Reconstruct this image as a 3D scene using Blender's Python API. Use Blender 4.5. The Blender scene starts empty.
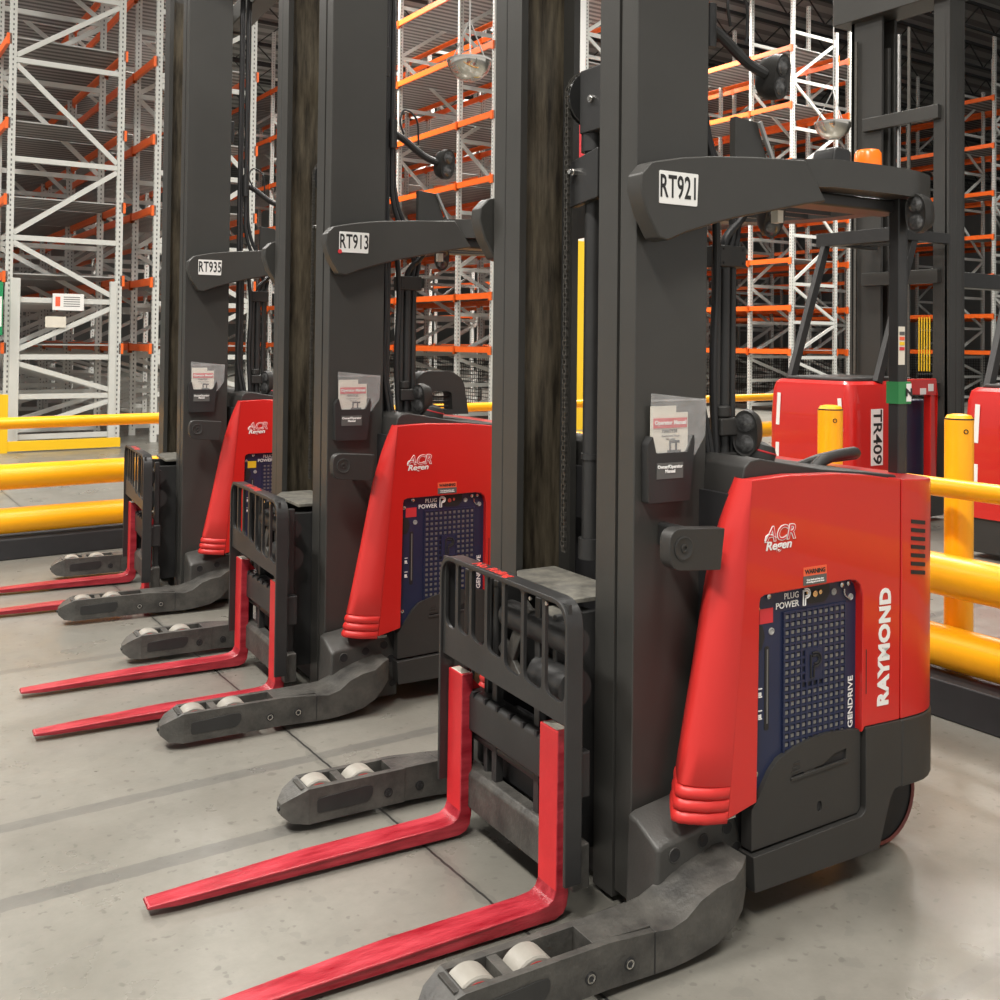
import bpy, bmesh, math, random
from mathutils import Vector, Matrix
random.seed(7)
R = math.radians
SC = bpy.context.scene
COL = SC.collection

# ---------------------------------------------------------------- materials
def mat(name, col, rough=.5, metal=0., noise=0., nscale=8., bump=0., bscale=60., stretch=None, col2=None,
        coat=0., emit=None, estr=0., alpha=None, rvar=0., trans=0., spec=.5):
    m = bpy.data.materials.new(name); m.use_nodes = True
    nt = m.node_tree; N = nt.nodes; L = nt.links
    b = N['Principled BSDF']
    b.inputs['Base Color'].default_value = (*col, 1); b.inputs['Roughness'].default_value = rough
    b.inputs['Metallic'].default_value = metal; b.inputs['Coat Weight'].default_value = coat
    b.inputs['Specular IOR Level'].default_value = spec
    if trans: b.inputs['Transmission Weight'].default_value = trans
    if alpha is not None: b.inputs['Alpha'].default_value = alpha
    if emit:
        b.inputs['Emission Color'].default_value = (*emit, 1); b.inputs['Emission Strength'].default_value = estr
    if noise or bump or rvar:
        tc = N.new('ShaderNodeTexCoord'); mp = N.new('ShaderNodeMapping'); L.new(tc.outputs['Object'], mp.inputs[0])
        if stretch: mp.inputs['Scale'].default_value = stretch
    if noise or rvar:
        n = N.new('ShaderNodeTexNoise'); n.inputs['Scale'].default_value = nscale; n.inputs['Detail'].default_value = 6
        n.inputs['Roughness'].default_value = .65
        L.new(mp.outputs[0], n.inputs['Vector'])
    if noise:
        rp = N.new('ShaderNodeValToRGB'); rp.color_ramp.elements[0].position = .35; rp.color_ramp.elements[1].position = .68
        c2 = col2 or tuple(min(1, c*(1+noise)+.01*noise) for c in col)
        rp.color_ramp.elements[0].color = (*col, 1); rp.color_ramp.elements[1].color = (*c2, 1)
        L.new(n.outputs['Fac'], rp.inputs[0]); L.new(rp.outputs[0], b.inputs['Base Color'])
    if rvar:
        mr = N.new('ShaderNodeMapRange'); mr.inputs['To Min'].default_value = rough-rvar; mr.inputs['To Max'].default_value = rough+rvar
        mr.inputs['From Min'].default_value = .3; mr.inputs['From Max'].default_value = .7
        L.new(n.outputs['Fac'], mr.inputs[0]); L.new(mr.outputs[0], b.inputs['Roughness'])
    if bump:
        n2 = N.new('ShaderNodeTexNoise'); n2.inputs['Scale'].default_value = bscale; n2.inputs['Detail'].default_value = 3
        L.new(mp.outputs[0], n2.inputs['Vector'])
        bp = N.new('ShaderNodeBump'); bp.inputs['Strength'].default_value = bump; bp.inputs['Distance'].default_value = .01
        L.new(n2.outputs['Fac'], bp.inputs['Height']); L.new(bp.outputs[0], b.inputs['Normal'])
    return m

M = {}
M['steel'] = mat('powder_coated_steel', (.038, .037, .034), .40, noise=.12, nscale=3, bump=.05, bscale=300, spec=.45)
M['grease'] = mat('greasy_roller_track', (.024, .019, .013), .36, .25, noise=1, nscale=9, stretch=(3, 3, .35), col2=(.15, .125, .085), bump=.15, bscale=90)
M['black'] = mat('black_painted_steel', (.019, .019, .019), .42, noise=.25, nscale=6, bump=.05, bscale=200)
M['dark'] = mat('dark_recess_steel', (.010, .010, .011), .6, noise=.3)
M['plastic'] = mat('charcoal_moulded_plastic', (.024, .023, .0215), .5, noise=.15, nscale=5, bump=.12, bscale=500)
M['leg'] = mat('worn_dark_grey_casting', (.030, .029, .027), .48, noise=1, nscale=7, col2=(.085, .081, .072), bump=.25, bscale=60)
M['hub'] = mat('dark_grey_moulded_cover', (.040, .039, .036), .45, noise=.35, nscale=6, bump=.1, bscale=150)
M['red'] = mat('glossy_red_bodywork', (.52, .014, .011), .34, noise=.06, nscale=2, coat=.35)
M['cowl'] = mat('satin_red_bodywork', (.52, .022, .019), .42, noise=.05, nscale=2)
M['forkred'] = mat('scuffed_red_fork_paint', (.215, .005, .012), .34, noise=1, nscale=11, stretch=(.45, 2.2, 2.2), col2=(.42, .035, .05), bump=.18, bscale=70, rvar=.08)
M['shankred'] = mat('red_fork_shank_paint', (.43, .016, .02), .4, noise=.15, nscale=9, bump=.06, bscale=70)
M['wheel'] = mat('cream_polyurethane_tyre', (.235, .222, .195), .45, noise=.12, nscale=14, bump=.08, bscale=60)
M['wheelred'] = mat('red_wheel_rim', (.55, .05, .05), .45)
M['drive'] = mat('dark_red_rubber_tyre', (.12, .022, .018), .5, noise=.3)
M['chrome'] = mat('bright_zinc_bolt', (.55, .54, .52), .25, 1.)
M['navy'] = mat('navy_powder_coat', (.013, .019, .052), .42, noise=.1)
M['grille'] = mat('grille_mesh_steel', (.17, .17, .165), .45, .2)
M['grilleback'] = mat('grille_backing', (.012, .013, .018), .5)
M['white'] = mat('white_vinyl', (.80, .80, .78), .45)
M['text'] = mat('black_lettering', (.015, .015, .015), .5)
M['textred'] = mat('red_lettering', (.65, .05, .04), .5)
M['redvinyl'] = mat('red_vinyl', (.60, .03, .04), .5)
M['yellowvinyl'] = mat('yellow_vinyl', (.85, .55, .02), .5)
M['paper'] = mat('cream_printed_paper', (.66, .62, .53), .7, noise=.08)
M['greylabel'] = mat('grey_label', (.10, .10, .095), .6)
M['orangevinyl'] = mat('orange_warning_vinyl', (.80, .12, .05), .5)
M['bag'] = mat('clear_poly_bag', (.70, .70, .70), .18, noise=.4, nscale=12, bump=.6, bscale=25, alpha=.16)
M['lens'] = mat('clear_lamp_lens', (.05, .05, .05), .12, .5, noise=2, nscale=55)
M['rubber'] = mat('black_rubber_hose', (.018, .018, .019), .4)
M['chain'] = mat('oiled_chain_steel', (.10, .095, .085), .35, .7, noise=.6, nscale=60)
M['beacon'] = mat('amber_beacon_lens', (.85, .16, .01), .25, emit=(1., .25, .02), estr=.25)
M['green'] = mat('green_tape', (.03, .22, .07), .5)
M['yellow'] = mat('yellow_barrier_polymer', (.92, .41, .004), .34, noise=.05, nscale=3)
M['yellow2'] = mat('yellow_rail_paint', (.85, .52, .01), .4)
M['kerb'] = mat('black_kerb_rubber', (.020, .020, .022), .5, noise=.2)
M['rackwhite'] = mat('pale_grey_rack_paint', (.56, .57, .54), .45, noise=.04)
M['orange'] = mat('orange_rack_paint', (.86, .135, .014), .42, noise=.06)
M['grey'] = mat('light_grey_paint', (.32, .32, .31), .5)
M['dust'] = mat('dusty_grey_plate', (.06, .058, .052), .6, noise=1, nscale=10, col2=(.19, .18, .15), bump=.1)
M['roof'] = mat('corrugated_roof_deck', (.13, .13, .13), .6)
M['joist'] = mat('dark_roof_steel', (.035, .035, .036), .6)
M['wall'] = mat('pale_grey_wall_panel', (.22, .22, .21), .7)
M['mirror'] = mat('mirror_dome', (.62, .60, .55), .08, .9)
M['lamp'] = mat('lit_lamp_diffuser', (1, 1, 1), .5, emit=(1, .97, .92), estr=6)
M['signgreen'] = mat('green_sign_board', (.01, .25, .09), .5)

def perforated(name, col, hole, sc, axis='Z'):
    """paint with a column of punched slots down the middle of the post"""
    m = mat(name, col, .45); nt = m.node_tree; N = nt.nodes; L = nt.links
    tc = N.new('ShaderNodeTexCoord'); sx = N.new('ShaderNodeSeparateXYZ'); L.new(tc.outputs['Object'], sx.inputs[0])
    a = N.new('ShaderNodeMath'); a.operation = 'MULTIPLY'; a.inputs[1].default_value = sc; L.new(sx.outputs[axis], a.inputs[0])
    f = N.new('ShaderNodeMath'); f.operation = 'FRACT'; L.new(a.outputs[0], f.inputs[0])
    g = N.new('ShaderNodeMath'); g.operation = 'LESS_THAN'; g.inputs[1].default_value = .45; L.new(f.outputs[0], g.inputs[0])
    mx = N.new('ShaderNodeMix'); mx.data_type = 'RGBA'; mx.inputs[6].default_value = (*col, 1); mx.inputs[7].default_value = (*hole, 1)
    L.new(g.outputs[0], mx.inputs[0]); L.new(mx.outputs[2], N['Principled BSDF'].inputs['Base Color'])
    return m
M['slots'] = perforated('punched_slot_strip', (.56, .57, .54), (.10, .10, .10), 13.0)

def stripes(name, c1, c2, sc, axis, rough=.6, frac=.5, alpha=False):
    m = mat(name, c1, rough); nt = m.node_tree; N = nt.nodes; L = nt.links
    tc = N.new('ShaderNodeTexCoord'); sx = N.new('ShaderNodeSeparateXYZ'); L.new(tc.outputs['Object'], sx.inputs[0])
    outs = []
    for ax in axis:
        a = N.new('ShaderNodeMath'); a.operation = 'MULTIPLY'; a.inputs[1].default_value = sc; L.new(sx.outputs[ax], a.inputs[0])
        f = N.new('ShaderNodeMath'); f.operation = 'FRACT'; L.new(a.outputs[0], f.inputs[0])
        g = N.new('ShaderNodeMath'); g.operation = 'LESS_THAN'; g.inputs[1].default_value = frac; L.new(f.outputs[0], g.inputs[0])
        outs.append(g)
    o = outs[0]
    if len(outs) > 1:
        mm = N.new('ShaderNodeMath'); mm.operation = 'MAXIMUM'; L.new(outs[0].outputs[0], mm.inputs[0]); L.new(outs[1].outputs[0], mm.inputs[1]); o = mm
    if alpha: L.new(o.outputs[0], N['Principled BSDF'].inputs['Alpha'])
    else:
        mx = N.new('ShaderNodeMix'); mx.data_type = 'RGBA'; mx.inputs[6].default_value = (*c2, 1); mx.inputs[7].default_value = (*c1, 1)
        L.new(o.outputs[0], mx.inputs[0]); L.new(mx.outputs[2], N['Principled BSDF'].inputs['Base Color'])
    return m
M['deck'] = stripes('galvanised_wire_deck', (.36, .36, .35), (.09, .09, .087), 4.5, 'Y', .5, .5)
M['mesh'] = stripes('black_wire_mesh', (.03, .03, .03), (0, 0, 0), 12., 'YZ', .5, .2, True)
M['roofdeck'] = stripes('ribbed_roof_deck', (.42, .42, .41), (.20, .20, .195), 1.2, 'Y', .6, .55)

# ---------------------------------------------------------------- mesh builder
class MB:
    def __init__(s): s.bm = bmesh.new(); s.mi = 0; s.mats = []
    def use(s, m):
        if m not in s.mats: s.mats.append(m)
        s.mi = s.mats.index(m); return s
    def face(s, vs):
        try:
            f = s.bm.faces.new(vs); f.material_index = s.mi; return f
        except ValueError: return None
    def rings(s, rs, cap=True, closed=True):
        V = [[s.bm.verts.new(p) for p in r] for r in rs]; n = len(V[0])
        for a, b in zip(V, V[1:]):
            for i in range(n if closed else n-1):
                j = (i+1) % n; s.face([a[i], a[j], b[j], b[i]])
        if cap and closed: s.face(V[0][::-1]); s.face(V[-1])
        return s
    def box(s, x0, x1, y0, y1, z0, z1):
        return s.rings([[(x0, y0, z), (x1, y0, z), (x1, y1, z), (x0, y1, z)] for z in (z0, z1)])
    def bar(s, p0, p1, w, h=None, up=(0, 0, 1)):
        """rectangular bar from p0 to p1, w across, h along 'up'"""
        h = w if h is None else h
        p0 = Vector(p0); p1 = Vector(p1); d = (p1-p0).normalized(); u = Vector(up)
        if abs(d.dot(u)) > .98: u = Vector((1, 0, 0))
        a = d.cross(u).normalized(); b = a.cross(d)
        return s.rings([[q+a*(w/2*i)+b*(h/2*j) for i, j in ((-1, -1), (1, -1), (1, 1), (-1, 1))] for q in (p0, p1)])
    def cyl(s, p0, p1, r, r1=None, n=20, cap=True):
        r1 = r if r1 is None else r1
        p0 = Vector(p0); p1 = Vector(p1); d = (p1-p0).normalized()
        u = Vector((0, 0, 1)) if abs(d.z) < .9 else Vector((1, 0, 0)); a = d.cross(u).normalized(); b = a.cross(d)
        return s.rings([[q+a*(rr*math.cos(t))+b*(rr*math.sin(t)) for t in [2*math.pi*i/n for i in range(n)]] for q, rr in ((p0, r), (p1, r1))], cap)
    def revolve(s, c, axis, prof, n=24, cap=True):
        """prof = list of (distance along axis, radius)"""
        c = Vector(c); d = Vector(axis).normalized(); u = Vector((0, 0, 1)) if abs(d.z) < .9 else Vector((1, 0, 0)); a = d.cross(u).normalized(); b = a.cross(d)
        return s.rings([[c+d*t+a*(rr*math.cos(q))+b*(rr*math.sin(q)) for q in [2*math.pi*i/n for i in range(n)]] for t, rr in prof], cap)
    def tube(s, pts, r, n=10, sub=5):
        P = [Vector(p) for p in pts]
        if len(P) > 2 and sub:
            Q = []
            E = [P[0]*2-P[1]]+P+[P[-1]*2-P[-2]]
            for i in range(1, len(E)-2):
                for k in range(sub):
                    t = k/sub; a, b, c, d = E[i-1:i+3]
                    Q.append(.5*((2*b)+(c-a)*t+(2*a-5*b+4*c-d)*t*t+(3*b-a-3*c+d)*t**3))
            Q.append(P[-1]); P = Q
        rs = []; a = None
        for i, p in enumerate(P):
            d = (P[min(i+1, len(P)-1)]-P[max(i-1, 0)]).normalized()
            if a is None:
                u = Vector((0, 0, 1)) if abs(d.z) < .9 else Vector((1, 0, 0)); a = d.cross(u).normalized()
            a = (a-d*a.dot(d)).normalized(); b = d.cross(a)
            rs.append([p+a*(r*math.cos(t))+b*(r*math.sin(t)) for t in [2*math.pi*k/n for k in range(n)]])
        return s.rings(rs)
    def prism(s, pts, plane, a, b, holes=()):
        """2-D outline (with holes) pushed from a to b along the missing axis"""
        def to3(p, w):
            return {'xz': (p[0], w, p[1]), 'xy': (p[0], p[1], w), 'yz': (w, p[0], p[1])}[plane]
        if not holes:
            return s.rings([[to3(p, w) for p in pts] for w in (a, b)])
        cu = bpy.data.curves.new('tmp', 'CURVE'); cu.dimensions = '2D'; cu.fill_mode = 'BOTH'; cu.extrude = abs(b-a)/2
        for loop in [pts]+list(holes):
            sp = cu.splines.new('POLY'); sp.points.add(len(loop)-1); sp.use_cyclic_u = True
            for q, p in zip(sp.points, loop): q.co = (p[0], p[1], 0, 1)
        ob = bpy.data.objects.new('tmp', cu); me = bpy.data.meshes.new_from_object(ob)
        mid = (a+b)/2; vs = [s.bm.verts.new(to3((v.co.x, v.co.y), mid+v.co.z)) for v in me.vertices]
        for p in me.polygons: s.face([vs[i] for i in p.vertices])
        bpy.data.objects.remove(ob); bpy.data.curves.remove(cu); bpy.data.meshes.remove(me)
        return s
    def xf(s, m): bmesh.ops.transform(s.bm, matrix=m, verts=s.bm.verts); return s
    def build(s, name, m=None, parent=None, bevel=0, seg=2, ang=35, loc=None, weld=True):
        bm = s.bm
        if weld: bmesh.ops.remove_doubles(bm, verts=bm.verts, dist=1e-5)
        bmesh.ops.recalc_face_normals(bm, faces=bm.faces)
        me = bpy.data.meshes.new(name); bm.to_mesh(me); bm.free()
        for q in (s.mats or [m]): me.materials.append(q if not isinstance(q, str) else M[q])
        me.shade_smooth(); me.set_sharp_from_angle(angle=R(ang))
        o = bpy.data.objects.new(name, me); COL.objects.link(o)
        if parent is not None: o.parent = parent
        if loc: o.location = loc
        if bevel:
            b = o.modifiers.new('bevel', 'BEVEL'); b.width = bevel; b.segments = seg; b.limit_method = 'ANGLE'; b.angle_limit = R(32); b.harden_normals = True
        return o

def rnd(pts, r, n=5):
    """round the corners of a closed 2-D polygon; r number or list"""
    out = []; k = len(pts)
    for i, p in enumerate(pts):
        rr = r[i] if isinstance(r, (list, tuple)) else r
        if rr <= 0: out.append(p); continue
        p = Vector(p); a = Vector(pts[i-1]); b = Vector(pts[(i+1) % k])
        da = (a-p); db = (b-p); t = min(rr, da.length*.48, db.length*.48)
        s0 = p+da.normalized()*t; s1 = p+db.normalized()*t
        for j in range(n+1):
            w = j/n; q = s0*(1-w)**2+p*(2*w*(1-w))+s1*w*w; out.append((q.x, q.y))
    return out

def text(s, size, at, right, up, m, parent, name='lettering', bold=0., ext=.0008, align='CENTER', xs=1., shear=0., spacing=1.):
    cu = bpy.data.curves.new('t', 'FONT'); cu.body = s; cu.size = size; cu.extrude = ext; cu.offset = bold
    cu.align_x = align; cu.align_y = 'CENTER'; cu.shear = shear; cu.space_character = spacing; cu.resolution_u = 3
    ob = bpy.data.objects.new('t', cu); me = bpy.data.meshes.new_from_object(ob)
    r = Vector(right).normalized(); u = Vector(up).normalized(); n = r.cross(u)
    A = Vector(at)
    for v in me.vertices:
        c = v.co.copy(); v.co = A+r*(c.x*xs)+u*c.y+n*c.z
    bpy.data.objects.remove(ob); bpy.data.curves.remove(cu)
    me.materials.clear(); me.materials.append(M[m]); me.name = name
    o = bpy.data.objects.new(name, me); COL.objects.link(o); o.parent = parent
    return o

def tag(o, label=None, cat=None, group=None, kind=None):
    if label: o['label'] = label
    if cat: o['category'] = cat
    if group: o['group'] = group
    if kind: o['kind'] = kind
    return o
def empty(name, loc=(0, 0, 0), rz=0, label=None, cat=None, group=None):
    o = bpy.data.objects.new(name, None); COL.objects.link(o); o.location = loc; o.rotation_euler = (0, 0, rz)
    o.empty_display_size = .2
    return tag(o, label, cat, group)
def copy_tree(o, parent=None):
    c = o.copy(); COL.objects.link(c)
    if parent is not None: c.parent = parent
    for ch in list(o.children): copy_tree(ch, c)
    return c

# ================================================================ REACH TRUCK
def work_light(parent, pos, d, name='work_light', s=1.):
    """twin-lens lamp head, d = direction it shines"""
    d = Vector(d).normalized(); side = d.cross(Vector((0, 0, 1))).normalized(); up = side.cross(d); p = Vector(pos)
    mt = Matrix((side.to_4d(), up.to_4d(), (-d).to_4d(), Vector((0, 0, 0, 1)))).transposed()
    for i in range(3): mt[3][i] = 0
    mt = Matrix.Translation(p) @ mt.to_4x4()
    b = MB().use('plastic')
    w, h = .042*s, .075*s
    def ring(z, k):
        out = []
        for i in range(24):
            t = 2*math.pi*i/24; x = math.cos(t)*w*k; y = math.sin(t)
            y = math.copysign(abs(y)**.75, y)*h*k; out.append((x, y, z))
        return out
    b.rings([ring(.0, .78), ring(-.004, 1.), ring(.03*s, 1.04), ring(.075*s, .86), ring(.09*s, .6)])
    b.xf(mt); o = b.build(name, None, parent)
    for k in (-1, 1):
        l = MB().use('lens').revolve((0, k*.034*s, -.002), (0, 0, -1), [(0, .030*s), (.003, .029*s), (.007, .02*s), (.009, .004*s)], 18)
        l.use('black').revolve((0, k*.034*s, -.001), (0, 0, -1), [(0, .034*s), (.0015, .034*s), (.002, .031*s)], 18)
        l.xf(mt); l.build('lens', None, o)
    return o

def make_truck():
    T = empty('reach_truck')
    # ---------- mast (centre line y=.015)
    yc = .015; ZT = 4.3
    for sgn in (-1, 1):
        def Y(v): return yc+sgn*v
        b = MB().use('steel')
        pts = [(-.02, .425), (.262, .425), (.262, .345), (.236, .345), (.236, .402), (.008, .402), (.008, .345), (-.02, .345)]
        b.prism([(p[0], Y(p[1])) for p in pts], 'xy', .045, ZT)
        b.build('outer_mast_rail', None, T, bevel=.004)
        b = MB().use('steel')
        pts = [(-.022, .336), (.232, .336), (.232, .238), (.205, .238), (.205, .300), (.006, .300), (.006, .238), (-.022, .238)]
        b.prism([(p[0], Y(p[1])) for p in pts], 'xy', .02, ZT-.15)
        b.use('grease'); b.box(.012, .2, min(Y(.300), Y(.2985)), max(Y(.300), Y(.2985)), .1, ZT-.2)
        b.build('inner_mast_rail', None, T, bevel=.003)
    for (z0, z1, x0, x1) in ((.96, 1.07, .235, .275), (.24, .44, .24, .29), (3.0, 3.15, .24, .29)):
        MB().use('black').box(x0, x1, -.38, .41, z0, z1).build('mast_crossmember', None, T, bevel=.006)
    # head of the mast
    b = MB().use('steel'); hp = rnd([(.06, 4.02), (.30, 3.955), (.62, 3.99), (.52, 4.16), (.06, 4.16)], .05)
    b.prism(hp, 'xz', -.455, -.412).prism(hp, 'xz', .442, .485).box(.42, .56, -.43, .46, 3.99, 4.13)
    b.build('mast_head', None, T, bevel=.01)
    # lift cylinder
    b = MB().use('black').cyl((.15, .045, 1.0), (.15, .045, 2.42), .031)
    b.cyl((.15, .045, 1.30), (.15, .045, 1.32), .036).cyl((.15, .045, .96), (.15, .045, 1.03), .042).cyl((.15, .045, 2.36), (.15, .045, 2.43), .045)
    b.build('lift_cylinder', None, T)
    b = MB().use('black').cyl((.16, -.06, .9), (.16, -.06, 4.0), .014).cyl((.18, -.09, .9), (.18, -.09, 4.0), .011)
    b.build('hydraulic_pipe', None, T)
    b = MB().use('black').box(.10, .22, -.09, .065, 2.42, 2.64); br = b.build('cylinder_head', None, T, bevel=.006)
    MB().use('chrome').cyl((.10, -.01, 2.53), (.09, -.01, 2.53), .013).cyl((.09, -.01, 2.53), (.084, -.01, 2.53), .008).build('pin', None, br)
    b = MB().use('black').prism([(-.05, 2.19), (.115, 2.17), (.115, 2.33), (-.05, 2.36)], 'yz', .095, .125).build('cylinder_bracket', None, T, bevel=.005)
    MB().use('chrome').cyl((.095, .075, 2.29), (.08, .075, 2.29), .012).cyl((.08, .075, 2.29), (.066, .075, 2.29), .008).build('bolt', None, b)
    # sheave
    b = MB().use('black'); cx, cy, cz = .17, .10, 2.555
    b.revolve((cx, cy-.012, cz), (0, 1, 0), [(0, .070), (.0, .095), (.005, .098), (.007, .088), (.017, .088), (.019, .098), (.024, .095), (.024, .070)], 32)
    for k in range(6):
        a = math.pi*k/3; b.bar((cx, cy, cz), (cx+.085*math.cos(a), cy, cz+.085*math.sin(a)), .012, .012, (0, 1, 0))
    b.cyl((cx, cy-.02, cz), (cx, cy+.02, cz), .022); b.build('chain_sheave', None, T)
    # chain
    b = MB().use('chain'); pts = []; z = .98
    while z < 2.555: pts.append((.076, .10, z)); z += .0165
    a = math.pi
    while a > .2: pts.append((cx+.096*math.cos(a), .10, cz+.096*math.sin(a))); a -= .0165/.096
    for i in range(len(pts)-1):
        p, q = Vector(pts[i]), Vector(pts[i+1]); n = (q-p).normalized()
        w = .017 if i % 2 else .010
        b.bar(p+Vector((0, w/2, 0)), q+n*.003+Vector((0, w/2, 0)), .0028, .012, (1, 0, .3)); b.bar(p-Vector((0, w/2, 0)), q+n*.003-Vector((0, w/2, 0)), .0028, .012, (1, 0, .3))
        b.cyl(p+Vector((0, -.011, 0)), p+Vector((0, .011, 0)), .0035, n=6)
    b.build('lift_chain', None, T)
    # ---------- hoses and tubes behind the near rail
    def hose(pts, r=.010, name='hose', m='rubber'): return MB().use(m).tube(pts, r).build(name, None, T)
    hose([(.285, -.345, 4.0), (.285, -.345, 3), (.285, -.345, 2.3), (.30, -.34, 1.9), (.292, -.345, 1.55), (.325, -.35, 1.3), (.30, -.36, 1.05), (.34, -.35, .8)], .011)
    hose([(.305, -.325, 4.0), (.305, -.325, 3), (.31, -.325, 2.3), (.315, -.325, 1.9), (.30, -.33, 1.6), (.34, -.34, 1.38), (.355, -.35, 1.2), (.33, -.36, 1.02)], .011)
    hose([(.34, -.30, 4.0), (.34, -.30, 2.7), (.35, -.30, 2.4), (.42, -.30, 2.22), (.47, -.3, 2.10), (.455, -.30, 2.0)], .012)
    hose([(.36, -.27, 4.0), (.36, -.27, 2.75), (.38, -.27, 2.42), (.45, -.28, 2.25), (.50, -.29, 2.12), (.48, -.30, 2.0)], .012)
    hose([(.335, -.34, 2.2), (.36, -.34, 2.1), (.38, -.32, 1.9), (.37, -.32, 1.6), (.385, -.32, 1.3), (.37, -.33, 1.1), (.35, -.33, .9)], .013)
    hose([(.56, -.30, 2.2), (.50, -.31, 2.12), (.44, -.3, 2.05), (.42, -.3, 1.95)], .014)
    hose([(.35, -.36, 1.32), (.325, -.37, 1.2), (.345, -.38, 1.1), (.31, -.37, .98)], .006)
    hose([(.36, -.40, 2.72), (.33, -.42, 2.78), (.36, -.41, 2.84), (.43, -.40, 2.80), (.45, -.38, 2.68)], .005, 'lamp_cable')
    MB().use('black').box(.285, .335, -.33, -.29, .9, 2.25).build('hose_shroud', None, T, bevel=.01)
    # free standing tube stack with brackets
    for i, (x, y, r) in enumerate(((.400, -.30, .016), (.436, -.30, .019), (.472, -.30, .012), (.49, -.26, .014))):
        MB().use('black').cyl((x, y, 1.25), (x, y, 2.02), r).build('guide_tube', None, T)
    for z0, z1 in ((1.955, 2.025), (1.285, 1.345)):
        b = MB().use('plastic').box(.385, .50, -.335, -.24, z0, z1).build('tube_bracket', None, T, bevel=.004)
        s = MB().use('dark')
        for px in (.40, .485):
            for pz in (z0+.012, z1-.012): s.cyl((px, -.3355, pz), (px, -.3375, pz), .004, n=8)
        s.build('screw', None, b)
    MB().use('steel').prism([(.50, 2.3), (.66, 2.3), (.60, 2.46), (.50, 2.47)], 'xz', -.28, -.25).build('mast_side_plate', None, T, bevel=.003)
    MB().use('grey').bar((.60, -.29, 2.46), (.68, -.29, 2.30), .012).build('plate_stay', None, T)
    # near face details
    b = MB().use('black').prism(rnd([(.008, 1.225), (.168, 1.225), (.185, 1.40), (.183, 1.425), (.158, 1.372), (.036, 1.372), (.022, 1.425), (.004, 1.40)], .006), 'xz', -.445, -.412)
    pk = b.build('document_pocket', None, T, bevel=.003)
    MB().use('greylabel').box(.036, .138, -.447, -.4455, 1.295, 1.343).build('pocket_label', None, pk)
    text('Owner/Operator\nManual', .0135, (.087, -.4478, 1.324), (1, 0, 0), (0, 0, 1), 'white', pk, 'pocket_lettering', .0006)
    b = MB().use('paper').box(.028, .125, -.428, -.424, 1.34, 1.512).box(.030, .168, -.432, -.430, 1.35, 1.492)
    bk = b.build('manual', None, T)
    MB().use('redvinyl').box(.033, .163, -.4345, -.433, 1.446, 1.476).build('red_title_band', None, bk)
    text('Operator Manual', .0175, (.098, -.4353, 1.462), (1, 0, 0), (0, 0, 1), 'white', bk, 'title_lettering', .0006, ext=.0004)
    text('7500/7520', .014, (.095, -.433, 1.436), (1, 0, 0), (0, 0, 1), 'text', bk, 'model_lettering', .0002, ext=.0004)
    text('Reach-Fork Truck\nAll series', .0095, (.100, -.433, 1.417), (1, 0, 0), (0, 0, 1), 'greylabel', bk, 'small_lettering', 0, ext=.0004)
    b = MB().use('text').box(.095, .102, -.4335, -.4325, 1.375, 1.405).box(.118, .125, -.4335, -.4325, 1.375, 1.408).box(.095, .135, -.4335, -.4325, 1.40, 1.408).box(.088, .14, -.4335, -.4325, 1.372, 1.379)
    b.build('printed_picture', None, bk)
    b = MB().use('bag').prism(rnd([(.022, 1.36), (.19, 1.36), (.232, 1.42), (.236, 1.53), (.018, 1.552)], .006), 'xz', -.4395, -.4385)
    b.use('bag').box(.018, .234, -.4405, -.4393, 1.527, 1.533)
    bg = b.build('clear_plastic_bag', None, T); bg['label'] = 'clear plastic bag around the manual'
    # side arm with a round boss
    b = MB().use('plastic').prism(rnd([(-.078, 1.073), (.11, 1.058), (.125, 1.175), (-.078, 1.190)], [.045, .004, .004, .045]), 'xz', -.645, -.60)
    sa = b.build('side_stop_arm', None, T, bevel=.008, seg=3)
    b = MB().use('plastic').revolve((-.028, -.645, 1.132), (0, -1, 0), [(0, .034), (.003, .034), (.004, .030), (.002, .026), (.002, .012), (.006, .011), (.006, .007), (.002, .006)], 28)
    b.build('boss', None, sa)
    MB().use('black').box(.07, .11, -.605, -.405, 1.09, 1.16).build('stop_arm_mount', None, T, bevel=.01)
    # ---------- guard arm
    pts = [(-.071, 2.195), (-.035, 2.232), (.08, 2.256), (.2, 2.272), (.395, 2.288), (.60, 2.299), (.695, 2.172), (.6, 2.155), (.44, 2.120), (.30, 2.09), (.21, 2.066), (.10, 2.032), (.027, 2.003), (-.005, 2.01), (-.05, 2.08), (-.075, 2.15)]
    ga = MB().use('steel').prism(pts, 'xz', -.50, -.43).build('guard_arm', None, T, bevel=.007, seg=3)
    # far side arm
    MB().use('steel').prism(pts, 'xz', .45, .52).build('guard_arm', None, T, bevel=.007)
    # canopy
    out = [(.60, -.43), (.665, -.455), (.725, -.50), (.95, -.512), (1.14, -.505), (1.29, -.455), (1.40, -.32), (1.45, -.1)]
    out = out+[(x, -y) for x, y in reversed(out)]
    out = rnd(out, .05, 4)
    inn = rnd([(.70, -.38), (1.02, -.42), (1.22, -.37), (1.35, -.1), (1.35, .1), (1.22, .37), (1.02, .42), (.70, .38)], .04, 3)
    b = MB().use('steel').prism(out, 'xy', 2.222, 2.315, [inn]); og = b.build('overhead_guard', None, T, bevel=.006, ang=25)
    for i in range(6):
        y = -.28+i*.112; MB().use('black').box(.66, 1.33, y-.009, y+.009, 2.225, 2.26).build('guard_bar', None, og)
    b = MB().use('black').box(.68, 1.2, -.42, -.30, 2.175, 2.22).build('guard_underside_tray', None, T, bevel=.01)
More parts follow.
